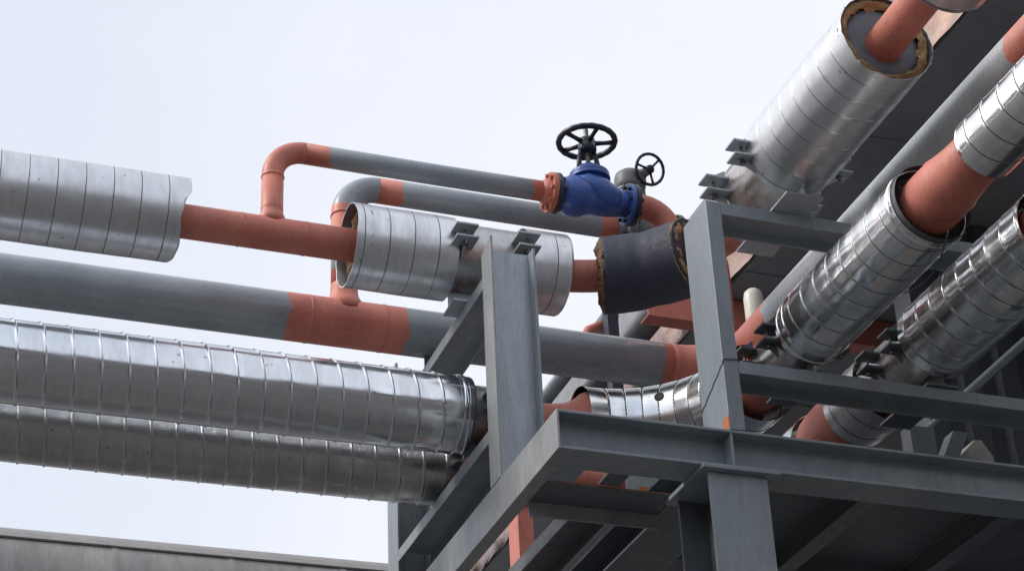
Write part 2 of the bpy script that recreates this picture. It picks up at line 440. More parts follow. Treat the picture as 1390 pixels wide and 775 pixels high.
# corner upright on the right
t = thing('steel_post', 'tall pale grey corner post with two visible faces beside the dark wrapped bend', 'post', (3.9, 7.5, 5.584), 'upright posts of the frame')
MB().prism([(3.86, Y0), (3.942, Y0), (3.942, Y0 + .012), (3.872, Y0 + .012), (3.872, Y0 + .26), (3.942, Y0 + .26), (3.942, Y0 + .272), (3.86, Y0 + .272)], 'Z', 5.588, 6.853).build('channel_section', 'steel', t, .004)
MB().box((3.8585, Y0 + .06, 5.60), (3.8597, Y0 + .0, 5.66)).build('paint_patch', 'orange', t, 0, 'orange touch-up paint')
wv = MB()
wv.sweep([(3.857, Y0 + .27 - i * .027, 5.80 + i * .0135 + .004 * math.sin(i * 2.3)) for i in range(11)], .0022, 6)
wv.sweep([(3.857, Y0 + .0, 5.935), (3.862, Y0 - .003, 5.957), (3.94, Y0 - .003, 5.962)], .004, 6)
wv.build('weld_seam', 'steel_dark', t)
# two rails to the right
t = thing('steel_beam', 'upper right rail from the top of the corner post, carrying the plain silver pipe', 'beam', (5, Y0 + .1, 6.78), BG)
channel_flat('X', 3.944, 8.2, Y0, Y0 + .2, 6.852).build('channel_section', 'steel', t, .003)
t = thing('steel_beam', 'middle right rail from the corner post, under the two mirror bright pipes', 'beam', (5, Y0 + .1, 5.88), BG)
channel_flat('X', 3.944, 8.2, Y0, Y0 + .2, 5.957, .066).build('channel_section', 'steel', t, .003)
# underside members
t = thing('steel_beam', 'short cross channel with rust edge, seen from below inside the frame opening', 'beam', (3.4, 7.87, 5.39), BG)
MB().box((X0 + .078, 7.752, 5.398), (3.735, 7.985, 5.408)).build('angle_plate', 'steel_dark', t, .002)  # shade of the underside put into a darker paint
MB().box((X0 + .078, 7.9855, 5.325), (3.735, 7.995, 5.408)).build('angle_leg', 'steel_scuffed_lit', t, .002)  # lit face of the leg put into a lighter paint
MB().box((X0 + .1, 7.7495, 5.3985), (3.70, 7.7515, 5.407)).build('rust_edge', 'rust', t)
MB().box((3.335, Y0 + .21, 5.41), (3.44, 7.745, 5.42)).build('gusset_plate', 'steel_dark', t)
t = thing('steel_post', 'stub post with an orange spot standing on the girder, glimpsed through the frame opening', 'post', (3.86, 8.4, 5.584), 'upright posts of the frame')
MB().box((3.77, 8.4, 5.5845), (3.96, 8.412, 5.95)).build('plate', 'steel_scuffed_lit', t, .002)
MB().box((3.84, 8.3975, 5.66), (3.90, 8.3995, 5.745)).build('paint_patch', 'orange', t, 0, 'orange touch-up paint')
t = thing('steel_beam', 'flat channel joist with bright edge under the frame beside the red post', 'beam', (3.42, 10, 5.39), BG)
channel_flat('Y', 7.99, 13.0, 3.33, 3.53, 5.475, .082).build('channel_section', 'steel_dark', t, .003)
MB().box((3.3275, 7.99, 5.395), (3.3297, 13.0, 5.473)).build('pale_edge', 'palegrey', t)  # pale strip laid over the joist's left leg
MB().box((3.523, 7.995, 5.3885), (3.527, 13.0, 5.3925)).build('pale_edge', 'palegrey', t)
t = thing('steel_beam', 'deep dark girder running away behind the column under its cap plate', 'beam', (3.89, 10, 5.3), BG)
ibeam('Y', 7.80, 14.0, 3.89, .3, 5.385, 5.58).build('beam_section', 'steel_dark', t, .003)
MB().box((3.7375, 7.83, 5.387), (3.7395, 14.0, 5.397)).build('pale_edge', 'palegrey', t)
# column under the front beam
t = thing('steel_column', 'wide grey H section column at lower right with a flat cap plate', 'column', (3.88, 7.56, 0), 'columns of the frame')
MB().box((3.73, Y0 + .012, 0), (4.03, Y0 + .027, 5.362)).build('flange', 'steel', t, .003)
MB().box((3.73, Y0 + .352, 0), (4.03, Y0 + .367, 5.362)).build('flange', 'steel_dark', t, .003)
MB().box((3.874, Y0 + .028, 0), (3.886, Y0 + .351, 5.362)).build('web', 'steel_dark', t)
MB().box((3.69, Y0 - .03, 5.364), (4.083, Y0 + .42, 5.386)).build('cap_plate', 'steel', t, .003)
# rear column
t = thing('steel_column', 'grey H section column behind the ends of the ribbed spiral pipes', 'column', (3.1, 9.98, 0), 'columns of the frame')
for x in (3.0, 3.186): MB().box((x, 9.88, 0), (x + .014, 10.08, 7.11)).build('flange', 'steel', t, .002)
MB().box((3.015, 9.975, 0), (3.185, 9.985, 7.10)).build('web', 'steel', t)
# deck plates and joists below right
t = thing('steel_platform', 'dark steel plate deck with joists behind the front beam, seen from below', 'platform', (6.5, 9, 5.5))
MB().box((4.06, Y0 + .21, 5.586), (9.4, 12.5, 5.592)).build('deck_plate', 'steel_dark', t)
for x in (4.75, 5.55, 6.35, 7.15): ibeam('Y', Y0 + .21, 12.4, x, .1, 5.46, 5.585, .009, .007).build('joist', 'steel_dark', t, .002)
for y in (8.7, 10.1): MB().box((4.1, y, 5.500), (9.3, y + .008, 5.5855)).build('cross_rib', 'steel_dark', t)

# ------------------------------------------------------------------ pipe runs
yS, zS = 8.636, 7.089; xB1 = 4.331
yG, zG = 9.366, 7.03; xG = 4.93
y1, z1 = 8.688, 6.182; xB2 = 4.353
y2, z2 = 9.330, 6.165; xB3 = 5.049

# ---- run 1: plain silver jacket, red tee, black bend, big silver jacket at top right
t = thing('insulated_pipe', 'pipe in plain silver jackets with bare red pieces and a black wrapped bend', 'pipe', (2.4, yS, zS - .2))
ends = [(-1.5, yS, zS), (1.0, yS, zS), (2.1, yS, zS), (3.3, yS, zS), (3.47, yS, zS)] + arc((xB1, yS, zS), (-1, 0, 0), (0, -1, 0), .85, 24) + [(xB1, 7.6, zS + .01), (xB1, 7.0, zS + .04), (xB1, 5.0, zS + .075), (xB1, 2.0, zS + .075)]
MB().sweep(ends, .091, 40).build('steel_pipe', 'primer', t)
for x in (1.78, 2.13): MB().lathe((x - .006, yS, zS), (1, 0, 0), [(0, .090), (.003, .0935), (.009, .0935), (.012, .090)], 40, False).build('weld_ring', 'primer', t)
def notch(th):   # torn edge of the left jacket
    K = ((-1, .036), (.4, .037), (1.3, .034), (1.72, .0), (2.05, -.014), (2.35, -.006), (2.7, .002), (3.1, -.006), (3.8, -.036), (5.28, .036))
    th = th if th < 5.28 else th - TAU
    for (a, p), (b, q) in zip(K, K[1:]):
        if a <= th <= b:
            f = (th - a) / (b - a); f = f * f * (3 - 2 * f); return p + (q - p) * f
    return .036
def clad_build(name, o, d, L, rad, mat, parent, **k): return cladding(o, d, L, rad, **k).build(name, mat, parent)
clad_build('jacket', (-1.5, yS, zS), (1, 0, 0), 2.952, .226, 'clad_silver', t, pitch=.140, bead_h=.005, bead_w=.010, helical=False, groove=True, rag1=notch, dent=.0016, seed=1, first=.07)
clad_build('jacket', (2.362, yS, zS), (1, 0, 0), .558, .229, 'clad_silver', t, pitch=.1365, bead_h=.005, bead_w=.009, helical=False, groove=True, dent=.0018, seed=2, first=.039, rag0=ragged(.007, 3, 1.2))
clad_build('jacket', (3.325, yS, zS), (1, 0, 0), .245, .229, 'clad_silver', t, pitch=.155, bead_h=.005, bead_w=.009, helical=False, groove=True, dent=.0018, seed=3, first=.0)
ring_of_wool((2.455, yS, zS), (-1, 0, 0), .09, .225, .05, .03, 4).build('insulation_ring', 'foam_brown', t)
ring_of_wool((1.42, yS, zS), (1, 0, 0), .09, .22, .02, .012, 14).build('insulation_ring', 'foam_brown', t)
# black wrapped bend with rings of foam at both ends
full = arc((xB1, yS, zS), (-1, 0, 0), (0, -1, 0), .85, 60)
bp = full[15:40]
MB().sweep([bp[0] + (bp[1] - bp[0]) * .1] + bp, [.12] + [.214 + .003 * noise.noise(Vector((i * .31, 2, 5))) + .008 * noise.noise(Vector((i * .12, 7, 1))) for i in range(len(bp))], 56).build('wrapped_bend', 'rubber', t)
ring_of_wool(bp[0] + (bp[1] - bp[0]) * .3, bp[0] - bp[1], .085, .213, .035, .022, 8).build('foam_ring', 'foam_brown', t)
ring_of_wool(bp[-1] - (bp[-1] - bp[-2]) * .8, bp[-1] - bp[-2], .12, .217, .02, .016, 9).build('foam_ring', 'foam', t)
# right-hand (upper) jacket
zb = 7.163
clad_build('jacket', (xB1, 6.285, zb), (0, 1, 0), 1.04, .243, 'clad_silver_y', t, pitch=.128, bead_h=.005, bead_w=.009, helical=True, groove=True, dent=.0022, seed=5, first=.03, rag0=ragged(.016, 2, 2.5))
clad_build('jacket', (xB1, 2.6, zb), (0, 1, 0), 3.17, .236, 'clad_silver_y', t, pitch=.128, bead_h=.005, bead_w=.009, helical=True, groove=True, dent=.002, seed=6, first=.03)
MB().lathe((xB1, 6.335, zb), (0, -1, 0), [(-.02, .02), (0, .085), (.004, .15), (.0, .196), (-.03, .2)], 56).build('end_disc', 'disc', t)
ring_of_wool((xB1, 6.325, zb), (0, -1, 0), .192, .238, .024, .022, 11).build('foam_ring', 'foam', t)
MB().lathe((xB1, 5.80, zb), (0, 1, 0), [(-.03, .02), (-.03, .02), (0, .1), (0, .22), (-.03, .23)], 48).build('end_disc', 'disc', t)
# ---- bypass 1 on top of run 1
zb1 = 7.630; xr1 = 1.951; rb1 = .0594
t = thing('bypass_pipe', 'slim upper grey pipe with a solid red elbow, running to the blue valve', 'pipe', (xr1, yS, zS + .09), 'bypass pipes above the main pipes')
MB().sweep([(xr1, yS, zS + .05), (xr1, yS, zS + .098), (xr1, yS, zS + .11), (xr1, yS, zS + .125), (xr1, yS, zS + .14), (xr1, yS, zS + .15), (xr1, yS, zS + .155), (xr1, yS, zS + .16), (xr1, yS, zb1 - .185)], [.080, .070, .065, .061, rb1, rb1 + .001, rb1 + .0015, rb1, rb1], 36).build('riser', 'primer', t)
e1 = [(xr1, yS, zb1 - .195), (xr1, yS, zb1 - .19), (xr1, yS, zb1 - .185), (xr1, yS, zb1 - .178)] + arc((xr1, yS, zb1), (0, 0, -1), (1, 0, 0), .17, 16)
MB().sweep(e1, [rb1 - .001, rb1 + .004, rb1 + .004] + [rb1] * (len(e1) - 3), 36).build('elbow', 'primer', t)
m_b1 = banded('bypass_paint', [('X', 0, 2.262), ('X', 3.43, 9)])
MB().sweep([(xr1 + .17, yS, zb1), (2.9, yS, zb1 - .003), (3.535, yS, zb1)], rb1, 36).build('straight_pipe', m_b1, t)
fl = MB(); fl.lathe((3.49, yS, zb1), (1, 0, 0), [(0, rb1), (.03, .078), (.045, .084), (.045, .084), (.045, .116), (.045, .116), (.072, .116), (.072, .116), (.072, .05), (.072, .05)], 40)
fl = fl.build('flange', 'primer_flange', t)
bolts(fl, (3.533, yS, zb1), (1, 0, 0), .096, 8, 'primer_flange', .013, .03, .2)
# after the valve: red elbow turning down into the black bend
e2 = [(4.06, yS, zb1), (4.10, yS, zb1)] + arc((4.275, yS, zb1), (-1, 0, 0), (0, 0, -1), .17, 16) + [(4.275, yS, 7.25)]
MB().sweep(e2, .071, 36).build('elbow', 'primer', t)
fl = MB().lathe((4.035, yS, zb1), (1, 0, 0), [(0, .06), (0, .06), (0, .122), (0, .122), (.026, .122), (.026, .122), (.026, .08), (.06, .064)], 40).build('flange', 'blue_dark', t)
bolts(fl, (4.062, yS, zb1), (1, 0, 0), .1, 8, 'bolt_dark', .012, .03, .2)

# ---- blue globe valve
t = thing('globe_valve', 'blue globe valve with a large black five spoke handwheel on top', 'valve', (3.79, yS, zb1 - .12), 'shut off valves')
cx = 3.795
body = MB()
body.lathe((3.566, yS, zb1), (1, 0, 0), [(0, .06), (0, .06), (.0, .072), (.03, .078), (.055, .096), (.085, .115), (.125, .121), (.165, .114), (.20, .098), (.235, .088), (.28, .092), (.33, .09), (.38, .082), (.43, .076), (.466, .074), (.466, .074), (.466, .05)], 48)
body.sweep([(cx + .17, yS - .0, zb1 - .02), (cx + .11, yS - .025, zb1 - .005), (cx + .03, yS - .04, zb1 + .035), (cx - .05, yS - .035, zb1 + .075), (cx - .09, yS - .02, zb1 + .09)], [.055, .083, .086, .07, .04], 32)
body.lathe((cx, yS, zb1 + .03), (0, 0, 1), [(0, .112), (.04, .108), (.065, .094), (.08, .090), (.09, .094)], 40)
body.build('body', 'blue', t)
f = MB().disc_cyl((3.566, yS, zb1), (1, 0, 0), .118, .026, 40).build('flange', 'blue_dark', t)
bolts(f, (3.595, yS, zb1), (1, 0, 0), .097, 8, 'bolt_dark', .011, .03, .2)
f = MB().disc_cyl((4.008, yS, zb1), (1, 0, 0), .122, .026, 40).build('flange', 'blue', t)
bolts(f, (4.005, yS, zb1), (1, 0, 0), .1, 8, 'bolt_dark', .011, .03, .2)
f = MB(); f.disc_cyl((cx, yS, zb1 + .118), (0, 0, 1), .12, .022, 44); f.disc_cyl((cx, yS, zb1 + .1405), (0, 0, 1), .116, .024, 44)
f.lathe((cx, yS, zb1 + .165), (0, 0, 1), [(0, .085), (.02, .07), (.035, .05), (.05, .045), (.06, .04)], 36)
f = f.build('bonnet', 'blue', t); bolts(f, (cx, yS, zb1 + .168), (0, 0, 1), .092, 8, 'blue_dark', .011, .028)
yk = MB()
for sx in (-1, 1): yk.sweep([(cx + sx * .058, yS, zb1 + .165), (cx + sx * .056, yS, zb1 + .25), (cx + sx * .046, yS, zb1 + .30), (cx + sx * .035, yS, zb1 + .335)], [.018, .015, .014, .014], 14)
yk.lathe((cx, yS, zb1 + .318), (0, 0, 1), [(0, .03), (0, .03), (0, .05), (.01, .054), (.05, .054), (.055, .048), (.055, .048), (.055, .02)], 24)
yk.build('yoke', 'blue_dark', t)
MB().lathe((cx, yS, zb1 + .2), (0, 0, 1), [(0, .014), (0, .014), (.28, .014), (.28, .014)], 16).build('stem', 'bolt', t)

def handwheel(parent, c, ax, rad, tube, spokes, hub, phase=0.0, dish=0.0):
    c = Vector(c); ax = Vector(ax).normalized()
    u = ax.cross(Vector((0, 1, 0))).normalized(); w = ax.cross(u)
    n = 72; rim = MB()
    vs = []; K = 14
    for j in range(n):
        th = j * TAU / n; e = u * math.cos(th) + w * math.sin(th)
        tt = tube * (1 + .06 * math.cos(18 * th))
        for k in range(K):
            a = k * TAU / K; vs.append(c + e * (rad - tube + math.cos(a) * tt) + ax * math.sin(a) * tt)
    fs = [(j * K + k, ((j + 1) % n) * K + k, ((j + 1) % n) * K + (k + 1) % K, j * K + (k + 1) % K) for j in range(n) for k in range(K)]
    rim.add(vs, fs); h = rim.build('handwheel', 'wheel', parent)
    for q in range(spokes):
        th = q * TAU / spokes + phase; e = u * math.cos(th) + w * math.sin(th)
        MB().sweep([c + e * hub * .5 - ax * dish, c + e * (rad * .55) - ax * dish * .6, c + e * (rad - tube * 1.3)], [tube * .95, tube * .72, tube * .9], 12).build('spoke', 'wheel', h)
    MB().lathe(c - ax * (dish + tube * 1.3), ax, [(0, hub * .8), (0, hub * .8), (.006, hub), (tube * 2.6, hub), (tube * 2.6 + .004, hub * .8), (tube * 2.6 + .004, hub * .8), (tube * 2.6 + .004, .014), (tube * 2.6 + .02, .013)], 24).build('hub', 'wheel', h)
    return h
handwheel(t, (cx, yS, 8.022), (0.02, .0, 1), .180, .0175, 5, .048, .35, .012)

# ---- run 2: bare grey pipe
t = thing('steel_pipe', 'bare grey pipe with a wide red tee, between silver and ribbed pipes', 'pipe', (2.5, yG, zG - .14))
m_g = banded('grey_main_paint', [('X', 2.20, 2.885), ('X', 4.465, 9)])
MB().sweep([(-1.6, yG, zG), (1.0, yG, zG), (4.0, yG, zG), (4.53, yG, zG)], .137, 56).build('straight_pipe', m_g, t)
ge = [(4.53, yG, zG), (4.545, yG, zG)] + arc((xG, yG, zG), (-1, 0, 0), (0, -1, 0), .36, 18) + [(xG, 8.99, zG)]
MB().sweep(ge, [.137, .141] + [.1375] * (len(ge) - 2), 56).build('elbow', 'primer', t)
m_g2 = banded('grey_main_paint_right', [('Y', -9, 6.06), ('Y', 8.62, 12)], (.44, .465, .485))
MB().sweep([(xG, 8.99, zG), (xG, 7.0, zG), (xG, 2.5, zG)], .137, 56).build('straight_pipe', m_g2, t)
xr2 = 2.545; zb2 = 7.958; rb2 = .077
MB().lathe((xr2, yG, zG + .05), (0, 0, 1), [(0, .135), (.07, .108), (.09, .095), (.11, .086), (.14, .080), (.18, .078), (.195, rb2 + .0008)], 44).build('tee', 'primer', t)
for x in (2.33, 2.76): MB().lathe((x - .006, yG, zG), (1, 0, 0), [(0, .136), (.003, .1395), (.011, .1395), (.014, .136)], 56, False).build('weld_ring', 'primer', t)
# ---- bypass 2
t = thing('bypass_pipe', 'thicker lower grey pipe with patchy red bands, rising behind the silver jacket', 'pipe', (xr2, yG, zG + .24), 'bypass pipes above the main pipes')
m_r2 = banded('riser_paint', [('Z', 7.0, 7.36), ('Z', 7.47, 7.74)])
MB().sweep([(xr2, yG, zG + .24), (xr2, yG, 7.5), (xr2, yG, zb2 - .22)], rb2, 40).build('riser', m_r2, t)
e3 = [(xr2, yG, zb2 - .22), (xr2, yG, zb2 - .212), (xr2, yG, zb2 - .205)] + arc((xr2, yG, zb2), (0, 0, -1), (1, 0, 0), .2, 16)
MB().sweep(e3, [rb2 + .004, rb2 + .004] + [rb2] * (len(e3) - 2), 40).build('elbow', banded('elbow_paint', [('Z', 7.0, 7.80)]), t)
m_b2 = banded('bypass_paint_rear', [('X', 2.69, 2.89), ('X', 4.16, 9)])
MB().sweep([(xr2 + .2, yG, zb2), (3.5, yG, zb2), (4.30, yG, zb2)], rb2, 40).build('straight_pipe', m_b2, t)
f = MB().lathe((4.26, yG, zb2), (1, 0, 0), [(0, rb2), (.04, .09), (.05, .095), (.05, .095), (.05, .138), (.05, .138), (.076, .138), (.076, .138), (.076, .06)], 40).build('flange', 'valve_grey', t)
bolts(f, (4.30, yG, zb2), (1, 0, 0), .117, 8, 'bolt_dark', .013, .04)
e4 = [(4.68, yG, zb2), (4.70, yG, zb2)] + arc((4.93, yG, zb2), (-1, 0, 0), (0, 0, -1), .2, 14) + [(4.93, yG, zG + .1)]
MB().sweep(e4, rb2, 40).build('elbow', 'primer', t)
# ---- grey gate valve behind
t = thing('gate_valve', 'grey gate valve with a small tilted black three spoke wheel, behind the blue valve', 'valve', (4.45, yG, zb2 - .14), 'shut off valves')
b = MB()
b.lathe((4.335, yG, zb2), (1, 0, 0), [(0, .06), (.0, .1), (.03, .1), (.06, .12), (.17, .125), (.25, .12), (.29, .1), (.34, .1), (.34, .06)], 40)
b.lathe((4.383, yG, zb2 + .06), (0, 0, 1), [(0, .11), (.08, .1), (.12, .088), (.16, .082)], 36)
b.build('body', 'valve_grey', t)
f = MB().disc_cyl((4.338, yG, zb2), (1, 0, 0), .138, .026, 40).build('flange', 'valve_grey', t); bolts(f, (4.365, yG, zb2), (1, 0, 0), .117, 8, 'bolt_dark', .013, .03)
f = MB().disc_cyl((4.655, yG, zb2), (1, 0, 0), .138, .03, 40).build('flange', 'valve_grey', t); bolts(f, (4.66, yG, zb2), (1, 0, 0), .117, 8, 'bolt_dark', .014, .07)
bn = MB(); bn.disc_cyl((4.378, yG, zb2 + .215), (.1, 0, 1), .105, .03, 40); bn.disc_cyl((4.382, yG, zb2 + .255), (.1, 0, 1), .098, .02, 40)
bn.lathe((4.383, yG, zb2 + .272), (.1, 0, 1), [(0, .09), (.04, .098), (.09, .102), (.12, .097), (.145, .07), (.155, .02)], 36)
bn = bn.build('bonnet', 'valve_grey', t); bolts(bn, (4.380, yG, zb2 + .25), (.1, 0, 1), .09, 6, 'bolt_dark', .011, .05)
wax = Vector((.12, -.85, -.30)).normalized(); wc = Vector((4.479, 9.25, 8.35))
gb = MB(); gb.lathe((4.40, yG + .0, 8.325), wc - Vector((4.40, yG + .0, 8.325)), [(0, .06), (.05, .06), (.07, .045), (.1, .03), (.13, .028)], 24)
gb.build('gear_housing', 'valve_grey', t)
handwheel(t, wc, wax, .108, .010, 3, .028, .5, .004)

# ---- run 3: bright spiral pipe, upper
SPG = 'ribbed spiral jacket pipes at lower left'
t = thing('insulated_pipe', 'upper bright ribbed spiral pipe at lower left, bending into the brightest pipe at right', 'pipe', (2, y1, z1 - .2))
Rb = .66
pp = [(-1.8, y1, z1), (2.9, y1, z1), (3.35, y1, z1)] + [Vector((3.45, y1, z1))] + arc((xB2, y1, z1), (-1, 0, 0), (0, -1, 0), Rb, 18) + [(xB2, 7.8, z1), (xB2, 2.5, z1)]
MB().sweep(pp, .095, 40).build('steel_pipe', 'primer', t)
clad_build('spiral_jacket', (-1.8, y1, z1), (1, 0, 0), 4.80, .205, 'clad_spiral', t, pitch=.1334, bead_h=.0056, bead_w=.016, helical=True, dent=.0011, seed=7, first=.06)
MB().lathe((2.985, y1, z1), (1, 0, 0), [(0, .09), (0, .09), (.003, .17), (.0, .2)], 48, False).build('end_disc', 'clad_spiral_b', t)
clad_build('end_band', (2.93, y1, z1), (1, 0, 0), .045, .208, 'clad_spiral', t, pitch=.045, bead_h=.004, bead_w=.012, helical=False, dent=.001, seed=17, first=.02)
# red bell before the bend jacket
MB().lathe((3.26, y1, z1), (1, 0, 0), [(0, .09), (0, .105), (.02, .12), (.12, .115), (.22, .118), (.30, .132), (.36, .165), (.39, .195), (.41, .205), (.41, .09)], 44).build('red_sleeve', 'primer', t)
# gored bend
joints = []
def gored(pts_fn, count, rad, bead=.006, sub=5):
    path = []; rr_ = []
    for gI in range(count):
        a, b2 = pts_fn(gI / count), pts_fn((gI + 1) / count)
        for q in range(sub + 1):
            f = q / sub; path.append(a.lerp(b2, .03 + .94 * f)); rr_.append(rad + (0 if 0 < q < sub else 0))
        mid = b2
        if gI < count - 1:
            joints.append((mid, (pts_fn((gI + 1) / count + .01) - pts_fn((gI + 1) / count - .01)).normalized()))
    return path, rr_
def gore_seams(rad, parent):
    for p, d in joints: MB().lathe(p - d * .0035, d, [(0, rad - .004), (0, rad + .0012), (0, rad + .0012), (.007, rad + .0012), (.007, rad + .0012), (.007, rad - .004)], 64, False).build('gore_seam', 'seam', parent)
    joints.clear()
ar = [Vector((3.64, y1, z1 + .015))] + arc((xB2, y1, z1 + .015), (-1, 0, 0), (0, -1, 0), Rb, 40) + [Vector((xB2, 7.97, z1 + .015))]
cum = [0]
for a, b2 in zip(ar, ar[1:]): cum.append(cum[-1] + (b2 - a).length)
def along(f):
    s_ = min(max(f, 0), 1) * cum[-1]
    for i in range(len(ar) - 1):
        if cum[i + 1] >= s_ - 1e-9: return ar[i].lerp(ar[i + 1], (s_ - cum[i]) / max(1e-9, cum[i + 1] - cum[i]))
    return ar[-1]
pth, rd = gored(along, 9, .218, .0022)
MB().sweep(pth, rd, 64, False).build('bend_jacket', 'clad_elbow', t); gore_seams(.218, t)
pc = ar[19]; tg = (ar[20] - ar[18]).normalized(); ww = tg.cross(Vector((0, 0, 1)))
nrm = Vector((0, 0, 1)) * math.cos(R(72)) + ww * math.sin(R(72))
MB().lathe(pc + nrm * .2155, nrm, [(0, .012), (0, .027), (.009, .027), (.010, .022), (.006, .02), (.005, .0)], 24).build('port_plug', 'seam', t)
# right-hand jackets of run 3
zb2c = 6.188
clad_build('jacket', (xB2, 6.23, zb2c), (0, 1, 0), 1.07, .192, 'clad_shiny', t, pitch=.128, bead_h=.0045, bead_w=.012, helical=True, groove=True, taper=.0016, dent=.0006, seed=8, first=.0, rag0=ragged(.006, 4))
clad_build('end_band', (xB2, 7.28, zb2c), (0, 1, 0), .12, .183, 'clad_shiny', t, pitch=.075, bead_h=.005, bead_w=.014, helical=False, dent=.003, seed=18, first=.02)
clad_build('end_band', (xB2, 6.215, zb2c), (0, 1, 0), .05, .195, 'clad_shiny', t, pitch=.05, bead_h=.004, bead_w=.012, helical=False, dent=.001, seed=19, first=.035)
ring_of_wool((xB2, 6.262, zb2c), (0, -1, 0), .10, .188, .04, .022, 21).build('insulation_ring', 'black_fill', t)
MB().sweep([(xB2, 6.34, zb2c), (xB2, 6.26, zb2c), (xB2, 6.20, zb2c), (xB2, 6.13, zb2c), (xB2, 6.06, zb2c), (xB2, 6.045, zb2c), (xB2, 6.03, zb2c), (xB2, 5.92, zb2c), (xB2, 5.7, zb2c)], [.14, .141, .141, .141, .139, .141, .136, .124, .115], 48).build('red_sleeve', 'primer', t)
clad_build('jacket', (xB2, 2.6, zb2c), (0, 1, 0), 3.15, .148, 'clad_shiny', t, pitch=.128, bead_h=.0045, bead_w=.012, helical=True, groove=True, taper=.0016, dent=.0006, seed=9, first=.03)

MB().sweep([(xB2, 7.70, zb2c - .015), (xB2, 7.775, zb2c - .015), (xB2, 7.80, zb2c - .015), (xB2, 7.86, zb2c - .01), (xB2, 7.95, zb2c - .005), (xB2, 8.05, zb2c + .0)], [.15, .153, .147, .142, .142, .14], 44).build('red_collar', 'primer', t)

# ---- run 4: lower spiral pipe
t = thing('insulated_pipe', 'lower dull ribbed spiral pipe at left, becoming the darker pipe at far right', 'pipe', (2, y2, z2 - .2))
pp = [(-1.8, y2, z2), (3.2, y2, z2), (4.0, y2, z2)] + arc((xB3, y2, z2), (-1, 0, 0), (0, -1, 0), .25, 16) + [(xB3, 8.0, z2 + .04), (xB3, 2.5, z2 + .05)]
MB().sweep(pp, .10, 40).build('steel_pipe', 'primer', t)
clad_build('spiral_jacket', (-1.8, y2, z2), (1, 0, 0), 4.86, .197, 'clad_spiral_b', t, pitch=.1334, bead_h=.0056, bead_w=.016, helical=True, dent=.0011, seed=10, first=.02)
MB().lathe((3.045, y2, z2), (1, 0, 0), [(0, .09), (0, .09), (.003, .16), (.0, .193)], 48, False).build('end_disc', 'clad_spiral_b', t)
be = [(4.1, y2, z2), (4.5, y2, z2)] + arc((xB3, y2, z2), (-1, 0, 0), (0, -1, 0), .25, 24) + [(xB3, 9.04, z2 + .01)]
MB().sweep(be, .19, 56, False).build('bend_jacket', 'clad_elbow', t)
clad_build('jacket', (xB3, 8.58, z2 + .03), (0, 1, 0), .47, .2, 'clad_elbow', t, pitch=.15, bead_h=.005, bead_w=.012, helical=True, groove=True, dent=.003, seed=23, first=.05)
MB().sweep([(xB3, 8.66, z2 + .03), (xB3, 8.59, z2 + .03), (xB3, 8.53, z2 + .03), (xB3, 8.40, z2 + .035), (xB3, 8.26, z2 + .04), (xB3, 8.15, z2 + .045)], [.15, .168, .182, .19, .188, .175], 48).build('red_sleeve', 'primer', t)
zb3 = 6.217
clad_build('jacket', (xB3, 6.26, zb3), (0, 1, 0), 1.10, .214, 'clad_shiny', t, pitch=.128, bead_h=.0045, bead_w=.012, helical=True, groove=True, taper=.0016, dent=.0006, seed=12, first=.05)
clad_build('jacket', (xB3, 7.86, zb3), (0, 1, 0), .33, .20, 'clad_spiral_b', t, pitch=.128, bead_h=.0045, bead_w=.012, helical=True, groove=True, taper=.0016, dent=.0006, seed=13, first=.05)
MB().sweep([(xB3, 6.4, zb3), (xB3, 6.26, zb3), (xB3, 6.1, zb3), (xB3, 5.9, zb3)], [.16, .17, .165, .15], 44).build('red_sleeve', 'primer', t)
clad_build('jacket', (xB3, 2.6, zb3), (0, 1, 0), 3.3, .2, 'clad_shiny', t, pitch=.128, bead_h=.0045, bead_w=.012, helical=True, groove=True, taper=.0016, dent=.0006, seed=15, first=.05)

